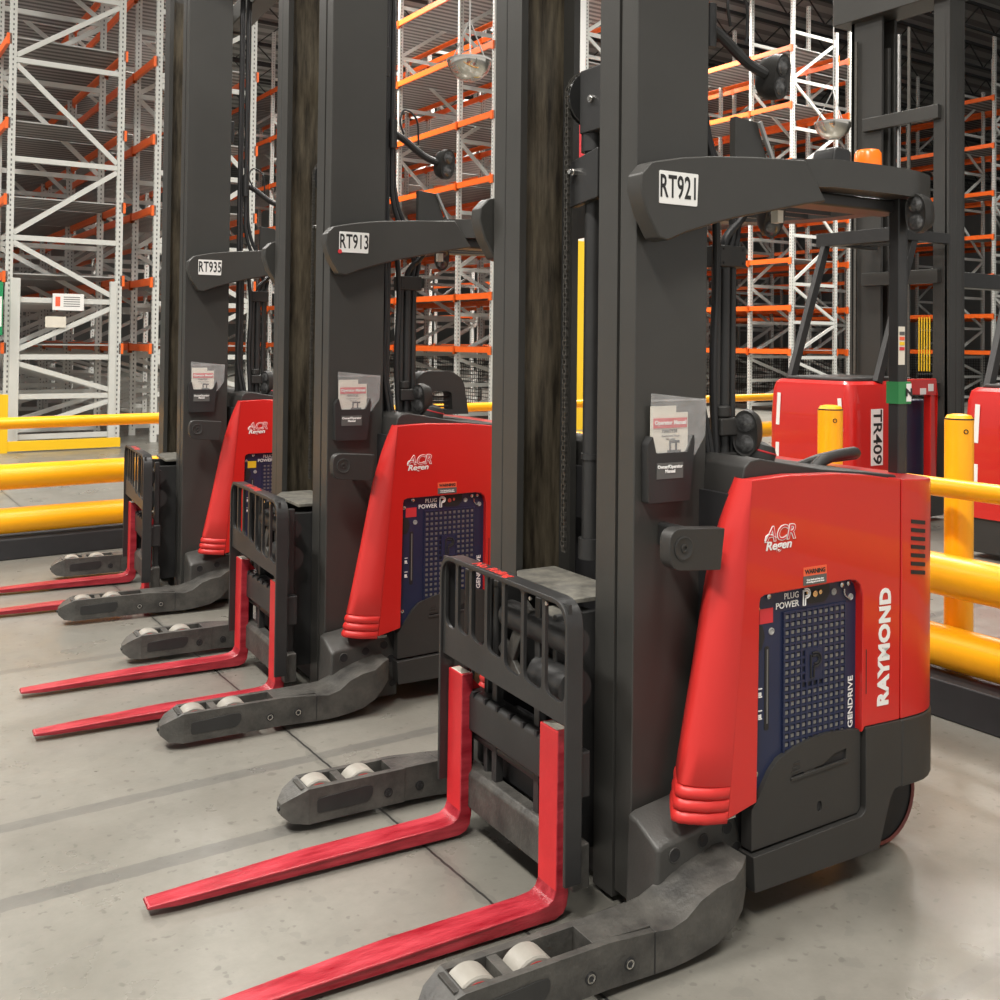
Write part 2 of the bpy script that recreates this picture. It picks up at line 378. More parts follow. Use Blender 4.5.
    MB().use('beacon').revolve((1.03, -.385, 2.29), (0, 0, 1), [(0, .044), (.02, .048), (.09, .046), (.102, .038), (.105, .01)], 24).build('amber_beacon', None, T)
    b = MB().use('black').prism(rnd([(.80, 2.305), (.90, 2.305), (.895, 2.375), (.815, 2.38)], .02), 'xz', -.43, -.33).build('roof_camera', None, T, bevel=.01)
    # post
    b = MB().use('black').bar((1.147, -.42, 1.18), (1.147, -.42, 2.24), .044, .044).bar((1.174, -.42, 1.18), (1.174, -.42, 2.24), .02, .034)
    po = b.build('guard_post', None, T, bevel=.005)
    MB().use('green').box(1.121, 1.188, -.446, -.394, 1.497, 1.575).build('green_tape', None, po)['label'] = 'green tape band'
    MB().use('white').box(1.163, 1.1885, -.4475, -.445, 1.505, 1.568).build('white_sticker', None, po)
    text('Z', .042, (1.176, -.449, 1.537), (0, 0, 1), (-1, 0, 0), 'text', po, 'sticker_letter', .002)
    b = MB().use('paper').box(1.124, 1.156, -.4445, -.442, 1.635, 1.77); ll = b.build('colour_chart_label', None, po)
    for i, c in enumerate(('greylabel', 'orangevinyl', 'yellowvinyl', 'redvinyl')):
        MB().use(c).box(1.127, 1.153, -.446, -.4445, 1.74-.018*i, 1.752-.018*i).build('colour_bar', None, ll)
    # lamps
    lb = MB().use('black').tube([(.335, -.32, 2.74), (.40, -.32, 2.71), (.50, -.33, 2.64), (.575, -.34, 2.61)], .018).cyl((.33, -.34, 2.66), (.33, -.34, 2.80), .02).build('lamp_arm', None, T)
    work_light(T, (.62, -.37, 2.60), (.15, -1, -.15))
    work_light(T, (.475, -.36, 1.41), (-1, -.55, -.05))
    MB().use('plastic').box(.39, .48, -.34, -.27, 1.40, 1.46).cyl((.42, -.31, 1.46), (.42, -.31, 1.50), .028).build('lamp_mount', None, T, bevel=.008)
    work_light(T, (1.14, -.50, 2.165), (-1, -.15, -.1), s=.9)
    work_light(T, (.60, -.36, 2.12), (-.3, -1, -.5), s=.85)
    MB().use('paper').box(.545, .57, -.43, -.40, 2.10, 2.14).build('connector_block', None, T)
    # ---------- body
    side = [(.243, 1.303), (.40, 1.309), (.615, 1.302), (.753, 1.289), (.90, 1.267), (.90, .492), (.735, .497), (.722, .48), (.722, .915), (.712, .945), (.69, .962), (.66, .967), (.30, .961), (.282, .955), (.278, .94), (.271, .36), (.158, .335)]
    sp = MB().use('red').prism(side, 'xz', -.63, -.585).build('side_panel', None, T, bevel=.004)
    MB().use('red').prism([(.243, 1.303), (.90, 1.267), (.90, .492), (.158, .335)], 'xz', .585, .63).build('side_panel', None, T, bevel=.004)
    text('ACR', .062, (.358, -.6315, 1.138), (1, 0, .02), (0, 0, 1), 'white', sp, 'white_logo_lettering', .0022, xs=1.0, shear=.25)
    text('ACR', .062, (.358, -.6325, 1.138), (1, 0, .02), (0, 0, 1), 'redvinyl', sp, 'logo_inner_lettering', -.0003, xs=1.0, shear=.25)
    text('Regen', .036, (.350, -.6315, 1.104), (1, 0, .02), (0, 0, 1), 'white', sp, 'white_logo_lettering', .0007, xs=1.2, shear=.25)
    b = MB().use('white').tube([(.295, -.6315, 1.12), (.30, -.6315, 1.134), (.315, -.6315, 1.139), (.34, -.6315, 1.128)], .0022, 6).build('logo_swoosh', None, sp)
    wl = MB().use('greylabel').box(.456, .556, -.6318, -.63, .972, 1.0).use('orangevinyl').box(.456, .556, -.6318, -.63, 1.0, 1.026).build('warning_label', None, sp)
    wl['label'] = 'orange and grey warning label'
    text('WARNING', .018, (.506, -.6324, 1.012), (1, 0, 0), (0, 0, 1), 'text', sp, 'warning_lettering', .0008, ext=.0003)
    text('Keep hands and feet clear\nof moving parts at all times', .007, (.506, -.6324, .984), (1, 0, 0), (0, 0, 1), 'white', sp, 'warning_lettering', .0003, ext=.0003)
    text('RAYMOND', .069, (.824, -.6315, .737), (.03, 0, 1), (-1, 0, .03), 'white', sp, 'white_side_lettering', .0034, xs=1.04, spacing=1.07)
    MB().use('dark').box(.737, .741, -.6305, -.6295, .60, .74).build('panel_hinge_gap', None, sp)
    # cowl
    prof = [(1.303, .228, .243, 0), (1.23, .196, .237, 0), (1.165, .172, .231, 0), (1.036, .134, .220, 0), (.728, .073, .192, 0), (.55, .036, .175, 0), (.445, .012, .1655, 0)]
    for k in range(3):
        zt = .440-k*.034
        for f, o in ((0, -.004), (.15, .003), (.5, .006), (.85, .003), (1, -.004)):
            zz = zt-.034*f; prof.append((zz, .012-(.44-zz)*.2-o, .165-(.44-zz)*.12, o))
    def ring(z, xf, xs, o):
        dx = xs-xf; dz = 0
        xf += .012; dx = xs-xf; P = [(xs, -.632), (xs-.12*dx, -.632-o), (xf+.5*dx, -.622-o), (xf+.22*dx, -.60-o), (xf+.06*dx, -.582-o*.6), (xf+.004, -.56), (xf+.05, -.50), (xf+.10, -.44)]
        # bottom edge follows a curve that drops to the rear
        return [(x, y, z-.012*(x-xf)/max(dx, .01) if z < .5 else z) for x, y in P]
    for s_ in (1, -1):
        b = MB().use('cowl'); b.rings([[(x, y*s_, z) for x, y, z in ring(*q)] for q in prof], cap=False, closed=False)
        b.face([b.bm.verts.new((x, y*s_, 1.303)) for x, y, z in ring(*prof[0]) if y < -.54]+[b.bm.verts.new((.243, -.56*s_, 1.303))])
        b.face([b.bm.verts.new((x, y*s_, z)) for x, y, z in ring(*prof[-1])]+[b.bm.verts.new((.15, -.44*s_, .335))])
        b.build('front_cowl', None, T, ang=50)
    # black block added to fill the body and stop light leaking through
    MB().use('dark').box(.235, .90, -.56, .56, .12, 1.25).build('inner_fill_block', None, T)
    # rear bodywork (rounded in plan)
    def rear_plan(x0, g=0, yy=.63):
        P = [(x0, -yy+g)]
        for i in range(9):
            a = R(-90+11.25*i); P.append((.985+(.2-g)*math.cos(a), -yy+.2+(.2-g)*math.sin(a)))
        Q = [(x, -y) for x, y in reversed(P)]
        return P+Q
    b = MB().use('red'); pl = rear_plan(.906)
    b.rings([[(x, y, .492) for x, y in pl], [(x, y, 1.268-.07*(x-.906)) for x, y in pl]])
    rp = b.build('rear_panel', None, T, bevel=.004)
    for i in range(7):
        z = 1.125-i*.0275
        b = MB().use('dark').prism([(.952, z+.009), (1.022, z-.001), (1.022, z-.014), (.952, z-.004)], 'xz', -.632, -.622).build('vent_slot', None, rp)
    # lower chassis
    b = MB().use('plastic')
    b.prism(rnd([(.735, .4955), (.906, .4905), (.906, .278), (.872, .276), (.853, .25), (.80, .10), (.262, .10), (.255, .205), (.72, .222), (.737, .24)], [.004, 0, 0, .01, .01, .01, .006, .004, .02, .01]), 'xz', -.634, -.57)
    b.build('lower_chassis', None, T, bevel=.004)
    b = MB().use('plastic'); pl = rear_plan(.907, 0, .634)
    b.rings([[(x, y, .272) for x, y in pl], [(x, y, .49) for x, y in pl]]); b.build('rear_bumper', None, T, bevel=.008)
    b = MB().use('plastic').prism([(.25, .49), (.906, .49), (.906, .278), (.872, .276), (.80, .10), (.25, .10)], 'xz', .57, .634).build('lower_chassis', None, T, bevel=.004)
    MB().use('dark').prism([(.28, .13), (.79, .13), (.86, .28), (1.12, .28), (1.12, .46), (.28, .46)], 'xz', -.565, .565).build('underframe', None, T)
    # battery door (lower)
    dpts = [(.262, .215), (.715, .228), (.728, .245), (.728, .487), (.66, .496), (.576, .503), (.50, .497), (.44, .485), (.37, .462), (.335, .43), (.29, .365), (.262, .335)]
    slot = rnd([(.425, .402), (.425, .392), (.66, .404), (.665, .44), (.61, .434), (.56, .41)], .004, 2)
    hole = [(.545+.012*math.cos(a*.524), .285+.017*math.sin(a*.524)) for a in range(12)]
    MB().use('dark').box(.40, .70, -.612, -.603, .25, .455).build('door_backing', None, T)
    dr = MB().use('plastic').prism(dpts, 'xz', -.618, -.575, [slot, hole]).build('battery_door', None, T, bevel=.003)
    b = MB().use('plastic').bar((.42, -.619, .392), (.665, -.619, .404), .008, .010).build('handle_ledge', None, dr, bevel=.002)
    b = MB().use('plastic').revolve((.50, -.612, .415), (0, -1, 0), [(0, .026), (.005, .026), (.006, .020), (.003, .012), (.002, .008)], 20).build('latch_dial', None, dr)
    s = MB().use('plastic')
    for i in range(3): s.bar((.425+i*.004, -.619, .412+i*.012), (.46, -.619, .414+i*.0125), .003, .003)
    s.build('grip_ridge', None, dr)
    MB().use('chrome').box(.17, .215, -.60, -.59, .318, .33).build('hinge_pin', None, T)
    # battery module
    b = MB().use('navy').box(.262, .725, -.602, -.57, .35, .972); bt = b.build('fuel_cell_module', None, T, bevel=.003)
    b = MB().use('grilleback').box(.402, .668, -.6035, -.6015, .46, .892).build('grille_backing', None, bt)
    b = MB().use('navy')
    for i in range(12):
        x = .402+.0242*i; b.box(x-.0035, x+.0035, -.609, -.603, .45, .892)
    for i in range(19):
        z = .458+.024*i; b.box(.397, .673, -.608, -.603, z-.0035, z+.0035)
    b.use('navy').box(.490, .565, -.6095, -.603, .670, .768); b.build('grille', None, bt)
    b = MB().use('grille')
    for i in range(11):
        for j in range(18):
            x = .402+.0242*i; z = .458+.024*j
            if .485 < x+.012 < .57 and .66 < z+.012 < .775: continue
            b.box(x+.0055, x+.0185, -.6065, -.6035, z+.0055, z+.016)
    b.build('grille_fin', None, bt)
    # the emblem in the middle of the grille
    def emblem(at, s, m, name, n='p'):
        x, z = at; b = MB().use(m)
        arc = lambda r: [(x+s*(.10+r*math.sin(t)), -.611, z+s*(.22+r*math.cos(t))) for t in [math.pi*k/8 for k in range(9)]]
        for r in (.28, .16): b.tube([(x-s*.12, -.611, z+s*(.22+r))]+arc(r)+([(x-s*.02, -.611, z+s*(.22-r))]), s*.045, 6, 1)
        b.tube([(x-s*.2, -.611, z+s*.44), (x-s*.2, -.611, z-s*.5), (x-s*.02, -.611, z-s*.5), (x-s*.02, -.611, z-s*.06)], s*.045, 6, 0)
        return b.build(name, None, bt)
    emblem((.527, .718), .075, 'dark', 'grille_emblem')
    emblem((.488, .930), .050, 'white', 'white_emblem')
    text('PLUG', .026, (.466, -.6045, .939), (1, 0, 0), (0, 0, 1), 'white', bt, 'white_brand_lettering', .0002, align='RIGHT', ext=.0004)
    text('POWER', .027, (.466, -.6045, .913), (1, 0, 0), (0, 0, 1), 'white', bt, 'white_brand_lettering', .0004, align='RIGHT', xs=1.05, ext=.0004)
    text('GENDRIVE', .030, (.697, -.6045, .575), (0, 0, 1), (-1, 0, 0), 'white', bt, 'white_side_lettering', .0005, ext=.0004, xs=1.15)
    b = MB().use('dark').prism(rnd([(.48, .968), (.60, .968), (.60, .925), (.58, .905), (.51, .905), (.49, .92)], .01), 'xz', -.6045, -.602).build('connector_recess', None, bt)
    MB().use('chrome').cyl((.53, -.611, .935), (.53, -.604, .935), .010).cyl((.50, -.611, .943), (.50, -.604, .943), .008).cyl((.553, -.611, .938), (.553, -.604, .938), .007).build('connector', None, bt)
    for i, (x, z, m) in enumerate(((.337, .948, 'chrome'), (.292, .915, 'chrome'), (.653, .948, 'chrome'), (.683, .950, 'chrome'), (.62, .93, 'grey'), (.352, .842, 'grey'), (.697, .905, 'grey'), (.29, .43, 'chrome'))):
        MB().use(m).revolve((x, -.602, z), (0, -1, 0), [(0, .011), (.003, .011), (.004, .008), (.002, .006)] if m == 'grey' else [(0, .008), (.006, .008), (.008, .004)], 14).build('fastener', None, bt)
    MB().use('chrome').tube([(.665, -.606, .935), (.668, -.606, .915), (.69, -.606, .90)], .003, 8).build('cable_clip', None, bt)
    b = MB().use('dark').prism(rnd([(.285, .865), (.315, .865), (.325, .83), (.31, .79), (.285, .79)], .008), 'xz', -.604, -.602).build('hand_recess', None, bt)
    b = MB().use('dark').prism(rnd([(.325, .55), (.343, .55), (.343, .80), (.325, .80)], .008), 'xz', -.6035, -.602).use('grille').box(.333, .338, -.6045, -.6035, .57, .79).build('level_slot', None, bt)
    s = MB().use('white')
    for zc in (.665, .60):
        for q in (-.012, .012): s.bar((.30, -.603, zc+q), (.315, -.603, zc+q), .003, .003)
        s.bar((.300, -.603, zc-.004), (.312, -.603, zc-.004), .002, .01)
    s.build('white_symbol', None, bt)
    # top console
    b = MB().use('plastic')
    b.prism([(.255, 1.29), (.268, 1.335), (.29, 1.352), (.33, 1.356), (.45, 1.335), (.60, 1.310), (.80, 1.290), (.95, 1.272), (.95, 1.20), (.255, 1.20)], 'xz', -.575, .575)
    b.build('dash_console', None, T, bevel=.006, seg=3, ang=40)
    MB().use('dark').box(.26, .89, -.585, .585, 1.2, 1.255).build('console_seal', None, T)
    b = MB().use('plastic').revolve((.55, -.30, 1.325), (.25, -.1, 1), [(0, .085), (.03, .085), (.05, .075), (.06, .04), (.062, .01)], 28)
    b.use('redvinyl').revolve((.55, -.30, 1.325), (.25, -.1, 1), [(.026, .0855), (.029, .0865), (.032, .0855)], 28).build('steer_tiller', None, T)
    b = MB().use('black')
    for i in range(2): b.cyl((.52+.03*i, -.18, 1.31), (.52+.03*i, -.18, 1.37), .012).cyl((.52+.03*i, -.18, 1.37), (.52+.03*i, -.18, 1.385), .017)
    b.build('control_knob', None, T)
    # drive wheel
    for s_ in (-1, 1):
        b = MB().use('drive').revolve((1.0, s_*.43, .165), (0, s_, 0), [(-.03, .10), (-.03, .155), (-.02, .165), (.05, .165), (.06, .158), (.055, .148)], 36, cap=False)
        b.use('dark').revolve((1.0, s_*.43, .165), (0, s_, 0), [(.03, .150), (.05, .150), (.045, .06), (.055, .05), (.055, .01)], 30)
        b.build('drive_wheel', None, T)
    # ---------- base legs
    for s_ in (-1, 1):
        def ly(v): return s_*v
        b = MB().use('leg')
        # stations: x, inner y, outer y, z bottom, z top inner, z top outer
        dxl = .035 if s_ > 0 else -.03
        st = [(-.785+dxl, .598, .640, .060, .098, .098), (-.755+dxl, .572, .672, .036, .122, .122), (-.70+dxl, .555, .690, .028, .148, .148)]
        def sec(x, yi, yo, zb, zi, zo): return [(x, ly(yi), zb), (x, ly(yo), zb), (x, ly(yo), zo), (x, ly(yi), zi)]
        b.rings([sec(*q) for q in st])
        b.rings([sec(x, .555, .580, .028, .148, .148) for x in (-.70+dxl, -.30)])
        b.rings([sec(-.70+dxl, .668, .690, .028, .148, .148), sec(-.305, .668, .690, .028, .148, .148), sec(-.156, .668, .690, .022, .135, .135)])
        for x0, x1 in ((-.583, -.553), (-.72, -.695)):
            b.box(x0+dxl, x1+dxl, min(ly(.58), ly(.668)), max(ly(.58), ly(.668)), .06, .146)
        b.rings([sec(-.345, .56, .667, .03, .148, .148), sec(-.155, .555, .667, .024, .148, .140)])
        st = [(-.155, .555, .690, .022, .148, .135), (-.10, .55, .692, .022, .15, .128), (-.05, .545, .694, .026, .165, .142), (.0, .54, .696, .033, .19, .178), (.06, .535, .698, .045, .212, .200), (.12, .53, .698, .075, .228, .208), (.155, .53, .694, .11, .236, .232), (.20, .53, .66, .14, .236, .236)]
        b.rings([sec(*q) for q in st])
        lg = b.build('base_leg', None, T, bevel=.008, seg=2, ang=40)
        # side recess plate, bolts, seam
        for yo in (.690,):
            q = MB().use('black').prism(rnd([(x_+dxl, z_) for x_, z_ in ((-.67, .06), (-.48, .06), (-.46, .085), (-.46, .115), (-.50, .118), (-.67, .110))], .012), 'xz', min(ly(.690), ly(.6925)), max(ly(.690), ly(.6925)))
            q.build('side_plate', None, lg, bevel=.001)
            q = MB().use('black').prism(rnd([(x_+dxl, z_) for x_, z_ in ((-.67, .06), (-.48, .06), (-.46, .085), (-.46, .115), (-.50, .118), (-.67, .110))], .012), 'xz', min(ly(.5525), ly(.555)), max(ly(.5525), ly(.555)))
            q.build('side_plate', None, lg, bevel=.001)
        MB().use('dark').box(-.157, -.1545, min(ly(.689), ly(.6915)), max(ly(.689), ly(.6915)), .024, .133).build('seam', None, lg)
        for x in (-.365, -.24):
            z = .075
            for side_ in (.690, .555):
                dd = (1 if side_ > .6 else -1)*s_
                MB().use('dark').revolve((x, ly(side_), z), (0, dd, 0), [(0, .017), (.0015, .017)], 18).use('chrome' if s_*dd > 0 else 'black').revolve((x, ly(side_), z), (0, dd, 0), [(0, .0125), (.004, .0125), (.004, .009), (.003, .008)], 18).use('dark').revolve((x, ly(side_), z), (0, dd, 0), [(.003, .008), (.0045, .0075)], 6).build('leg_bolt', None, lg)
        for x in (-.652+dxl, -.485+dxl):
            w = MB().use('wheel').revolve((x, ly(.626), .092), (0, s_, 0), [(-.038, .05), (-.038, .063), (-.034, .068), (.034, .068), (.038, .063), (.038, .05)], 32)
            w.use('wheelred').revolve((x, ly(.626), .092), (0, s_, 0), [(-.039, .056), (.039, .056), (.039, .02)], 28).use('dark').revolve((x, ly(.626), .092), (0, s_, 0), [(-.04, .022), (.04, .022)], 16)
            w.build('load_wheel', None, T)
        MB().use('black').cyl((-.765+dxl, ly(.615), .08), (-.792+dxl, ly(.615), .078), .008, n=12).build('nose_bolt', None, lg)
        # hub cover
        pf = [(-.045, .02), (-.04, .262), (-.015, .272), (.10, .288), (.222, .318), (.245, .308), (.272, .24), (.288, .14), (.290, .03)]
        b = MB().use('hub')
        def hr(y, sh, up): return [(x+sh*(1 if x < .1 else .4), ly(y), z+(up if z > .2 else 0)) for x, z in pf]
        b.rings([hr(.562, 0, 0), hr(.545, -.004, .012), hr(.47, -.01, .055), hr(.43, -.012, .058)])
        hb = b.build('hub_cover', None, T, bevel=.010, seg=3, ang=40)
        for (x, z, r) in ((.018, .240, .019), (.125, .256, .018), (.218, .272, .018), (.252, .205, .018), (.262, .09, .017)):
            MB().use('dark').revolve((x, ly(.5615), z), (0, s_, 0), [(0, r), (.002, r), (.0025, r*.8), (.0015, r*.5)], 22).use('hub').revolve((x, ly(.5615), z), (0, s_, 0), [(.0, r*1.14), (.0035, r*1.08), (.003, r*.98)], 22, cap=False).build('bolt_recess', None, hb)
    MB().use('dark').box(.0, .28, -.54, .54, .03, .2).build('axle_beam', None, T, bevel=.01)
    # ---------- carriage, backrest, forks
    top = .957
    b = MB().use('black')
    o_ = [(-.42, .15), (-.42, top), (.375, top), (.375, .17), (.361, .17), (.361, top-.014), (-.406, top-.014), (-.406, .15)]
    o_ = rnd(o_, [0, .085, .085, 0, 0, .074, .074, 0], 6)
    b.prism(o_, 'yz', -.262, -.205)
    bk = b.build('load_backrest', None, T, bevel=.003)
    slots = []
    xs = [-.375, -.268, -.178, -.045, .085, .19, .30, .395]
    xs = [-.402, -.28, -.16, -.045, .065, .17, .265, .355]
    bots = [.655, .66, .665, .69, .700, .705, .705]
    for i in range(7):
        a, c = xs[i]+.009, xs[i+1]-.009
        bl = bots[i]
        rr = [.03, .03, .012, .012] if 0 < i < 6 else ([.04, .03, .012, .06] if i == 0 else [.03, .04, .05, .012])
        slots.append(rnd([(a, bl), (c, bl+.01), (c, top-.02), (a, top-.02)], rr, 4))
    b = MB().use('black').prism([(-.41, .60), (.366, .612), (.366, top-.008), (-.41, top-.008)], 'yz', -.252, -.24, slots)
    b.build('backrest_grid', None, bk, bevel=.002)
    text('No Riding', .052, (-.234, .05, top+.0012), (0, -1, 0), (1, 0, 0), 'textred', bk, 'red_lettering', .0008, ext=.0003, xs=1.1)
    for (y, z) in ((-.30, .93), (-.21, .925)): MB().use('chrome').cyl((-.253, y, z), (-.258, y, z), .006, n=10).build('bolt', None, bk)
    # fork carriage bars
    b = MB().use('black').prism([(-.20, .365), (-.20, .485), (-.185, .50), (-.14, .50), (-.14, .365)], 'xz', -.37, .39)
    cb = b.build('carriage_bar', None, T, bevel=.006)
    for i in range(7): MB().use('dark').box(-.202, -.17, -.25+i*.08, -.236+i*.08, .485, .502).build('fork_notch', None, cb)
    b = MB().use('leg').prism([(-.20, .10), (-.20, .215), (-.185, .232), (-.14, .232), (-.14, .10)], 'xz', -.37, .39).build('carriage_bar', None, T, bevel=.006)
    for y0, y1 in ((-.33, -.30), (.32, .35), (.12, .15), (-.14, -.11)):
        MB().use('black').box(-.175, -.145, y0, y1, .2, .90).build('carriage_upright', None, T, bevel=.004)
    MB().use('black').cyl((-.155, -.28, .335), (-.155, .33, .335), .018).build('side_shift_rod', None, T)
    MB().use('dark').box(-.125, -.03, -.05, .34, .22, .44).build('side_shift_block', None, T, bevel=.01)
    MB().use('black').cyl((-.15, -.31, .80), (-.15, .08, .80), .045, n=28).build('tilt_cylinder', None, T)
    MB().use('black').cyl((-.15, -.30, .66), (-.15, -.12, .66), .06, n=28).build('motor_can', None, T)
    for y0, z0, y1, z1 in ((.06, .64, -.06, .86), (-.02, .60, .10, .70)):
        MB().use('leg').bar((-.165, y0, z0), (-.165, y1, z1), .02, .05).build('diagonal_link', None, T, bevel=.004)
    MB().use('black').cyl((-.17, .13, .60), (-.17, .13, .88), .012).cyl((-.17, .17, .60), (-.17, .17, .90), .009).build('hydraulic_pipe', None, T)
    b = MB().use('dust').prism(rnd([(-.085, -.20), (.13, -.20), (.13, .235), (-.03, .235), (-.085, .14)], .01), 'xy', .885, .90).build('top_plate', None, T, bevel=.003)
    MB().use('dust').cyl((-.06, -.12, .815), (-.06, -.12, .84), .085, n=36).use('black').cyl((-.06, -.12, .60), (-.06, -.12, .815), .07, n=36).build('hose_drum', None, T)
    for y in (-.20, .22):
        MB().use('black').box(-.16, .18, y-.012, y+.012, .12, .86).build('reach_plate', None, T, bevel=.006)
    for y0 in (-.33, .26):
        prof_ = [(-.230, .558), (-.186, .558), (-.186, .075), (-.192, .042), (-.205, .022), (-.232, .012), (-.30, .012), (-1.17, .020), (-1.255, .024), (-1.262, .03), (-1.255, .036), (-.75, .052), (-.30, .056), (-.262, .060), (-.242, .072), (-.232, .095)]
        b = MB().use('forkred').prism(prof_, 'xz', y0, y0+.1)
        b.bm.verts.ensure_lookup_table()
        yc_ = y0+.05
        for v in b.bm.verts:
            if v.co.x < -1.10:
                k = min(1, (-1.10-v.co.x)/.16); v.co.y = yc_+(v.co.y-yc_)*(1-.35*k)
        for f in b.bm.faces: pass
        fk = b.build('fork', None, T, bevel=.006, seg=3)
        me = fk.data; me.materials.append(M['shankred'])
        for p in me.polygons:
            if p.center.z > .14 or (p.center.x > -.235 and abs(p.normal.x) > .9): p.material_index = 1
        MB().use('paper').box(-.226, -.192, y0+.012, y0+.088, .558, .5592).build('capacity_label', None, fk)
        MB().use('shankred').prism([(-.186, .54), (-.15, .50), (-.15, .47), (-.186, .47)], 'xz', y0+.01, y0+.09).build('fork_hook', None, fk)
        MB().use('chrome').cyl((-.165, y0+.05, .52), (-.165, y0+.05, .575), .008).cyl((-.165, y0+.05, .575), (-.165, y0+.05, .585), .020).build('fork_pin', None, T)
    return T

def side_number(truck, s, dot=False):
    ga = [c for c in truck.children if c.name.startswith('guard_arm')][0]
    n = MB().use('white').prism(rnd([(-.008, 2.112), (.137, 2.112), (.141, 2.209), (-.008, 2.209)], .004, 2), 'xz', -.5025, -.50).build('number_plate', None, ga)
    n['label'] = 'white number label'
    text(s, .094, (.066, -.5032, 2.1605), (1, 0, 0), (0, 0, 1), 'text', ga, 'number_lettering', .0014, ext=.0004, xs=.56, spacing=1.05)
    if dot: MB().use('redvinyl').cyl((-.005, -.5025, 2.115), (-.005, -.5045, 2.115), .010).build('red_dot', None, ga)
    return n
def arm_loop(truck, up):
    b = MB().use('plastic')
    if up:
        P = [(.33, 1.33), (.335, 1.50), (.38, 1.545), (.52, 1.545), (.575, 1.49), (.585, 1.33)]
        o = rnd([(.49, 1.32), (.51, 1.50), (.56, 1.545), (.72, 1.545), (.79, 1.50), (.82, 1.32)], [.0, .05, .03, .03, .05, 0])
        h = rnd([(.60, 1.345), (.60, 1.43), (.62, 1.44), (.70, 1.44), (.72, 1.43), (.725, 1.345)], [0, .01, .01, .01, .01, 0])
        b.prism(o, 'xz', -.25, -.15, [h])
        for z in (1.36, 1.385, 1.41): b.bar((.59, -.2, z), (.73, -.2, z), .02, .008)
    else:
        b.tube([(.85, -.30, 1.26), (.92, -.30, 1.30), (1.05, -.30, 1.315), (1.10, -.27, 1.305), (1.10, -.20, 1.29), (1.04, -.17, 1.28), (.90, -.17, 1.25)], .021, 12)
        b.tube([(.80, -.25, 1.26), (.90, -.25, 1.285), (1.05, -.24, 1.295)], .016, 10)
    return b.build('armrest', None, truck, bevel=.012 if up else 0, seg=3)
def decal(truck, m):
    bt = [c for c in truck.children if c.name.startswith('fuel_cell_module')][0]
    d = MB().use(m).box(.303, .358, -.6035, -.602, .868, .912).build('square_decal', None, bt)
    d['label'] = 'red square decal' if m == 'redvinyl' else 'yellow square decal'

t1 = make_truck()
t2 = copy_tree(t1); t3 = copy_tree(t1)
def place(T, px, py, lx, ly, deg):
    c, s = math.cos(R(deg)), math.sin(R(deg))
    T.location = (px-(lx*c-ly*s), py-(lx*s+ly*c), 0); T.rotation_euler = (0, 0, R(deg))
place(t1, 2.25, 2.11, .2, -.63, -3.0)
place(t2, 2.228, 4.275, .2, -.63, -3.8)
place(t3, 2.235, 6.43, .2, -.63, -5.3)
reach = ('outer_mast', 'inner_mast', 'rail_wear', 'mast_', 'lift_', 'hydraulic', 'cylinder', 'chain_sheave', 'document', 'manual', 'clear_plastic', 'load_backrest', 'carriage', 'side_shift', 'tilt_', 'motor_can', 'diagonal', 'top_plate', 'hose_drum', 'reach_plate', 'roller', 'fork')
for o in t3.children:
    if o.name.startswith(reach): o.location.x -= .05
g = 'reach trucks parked side by side'
tag(t1, 'nearest red and black reach truck, numbered RT921, its red forks pointing left', 'forklift', g)
tag(t2, 'middle red and black reach truck, numbered RT913, parked beyond RT921', 'forklift', g)
tag(t3, 'farthest red and black reach truck, numbered RT935, beside the end barrier', 'forklift', g)
side_number(t1, 'RT921'); side_number(t2, 'RT913', True); side_number(t3, 'RT935')
arm_loop(t1, False); arm_loop(t2, True); arm_loop(t3, False)
decal(t1, 'redvinyl'); decal(t2, 'redvinyl'); decal(t3, 'yellowvinyl')

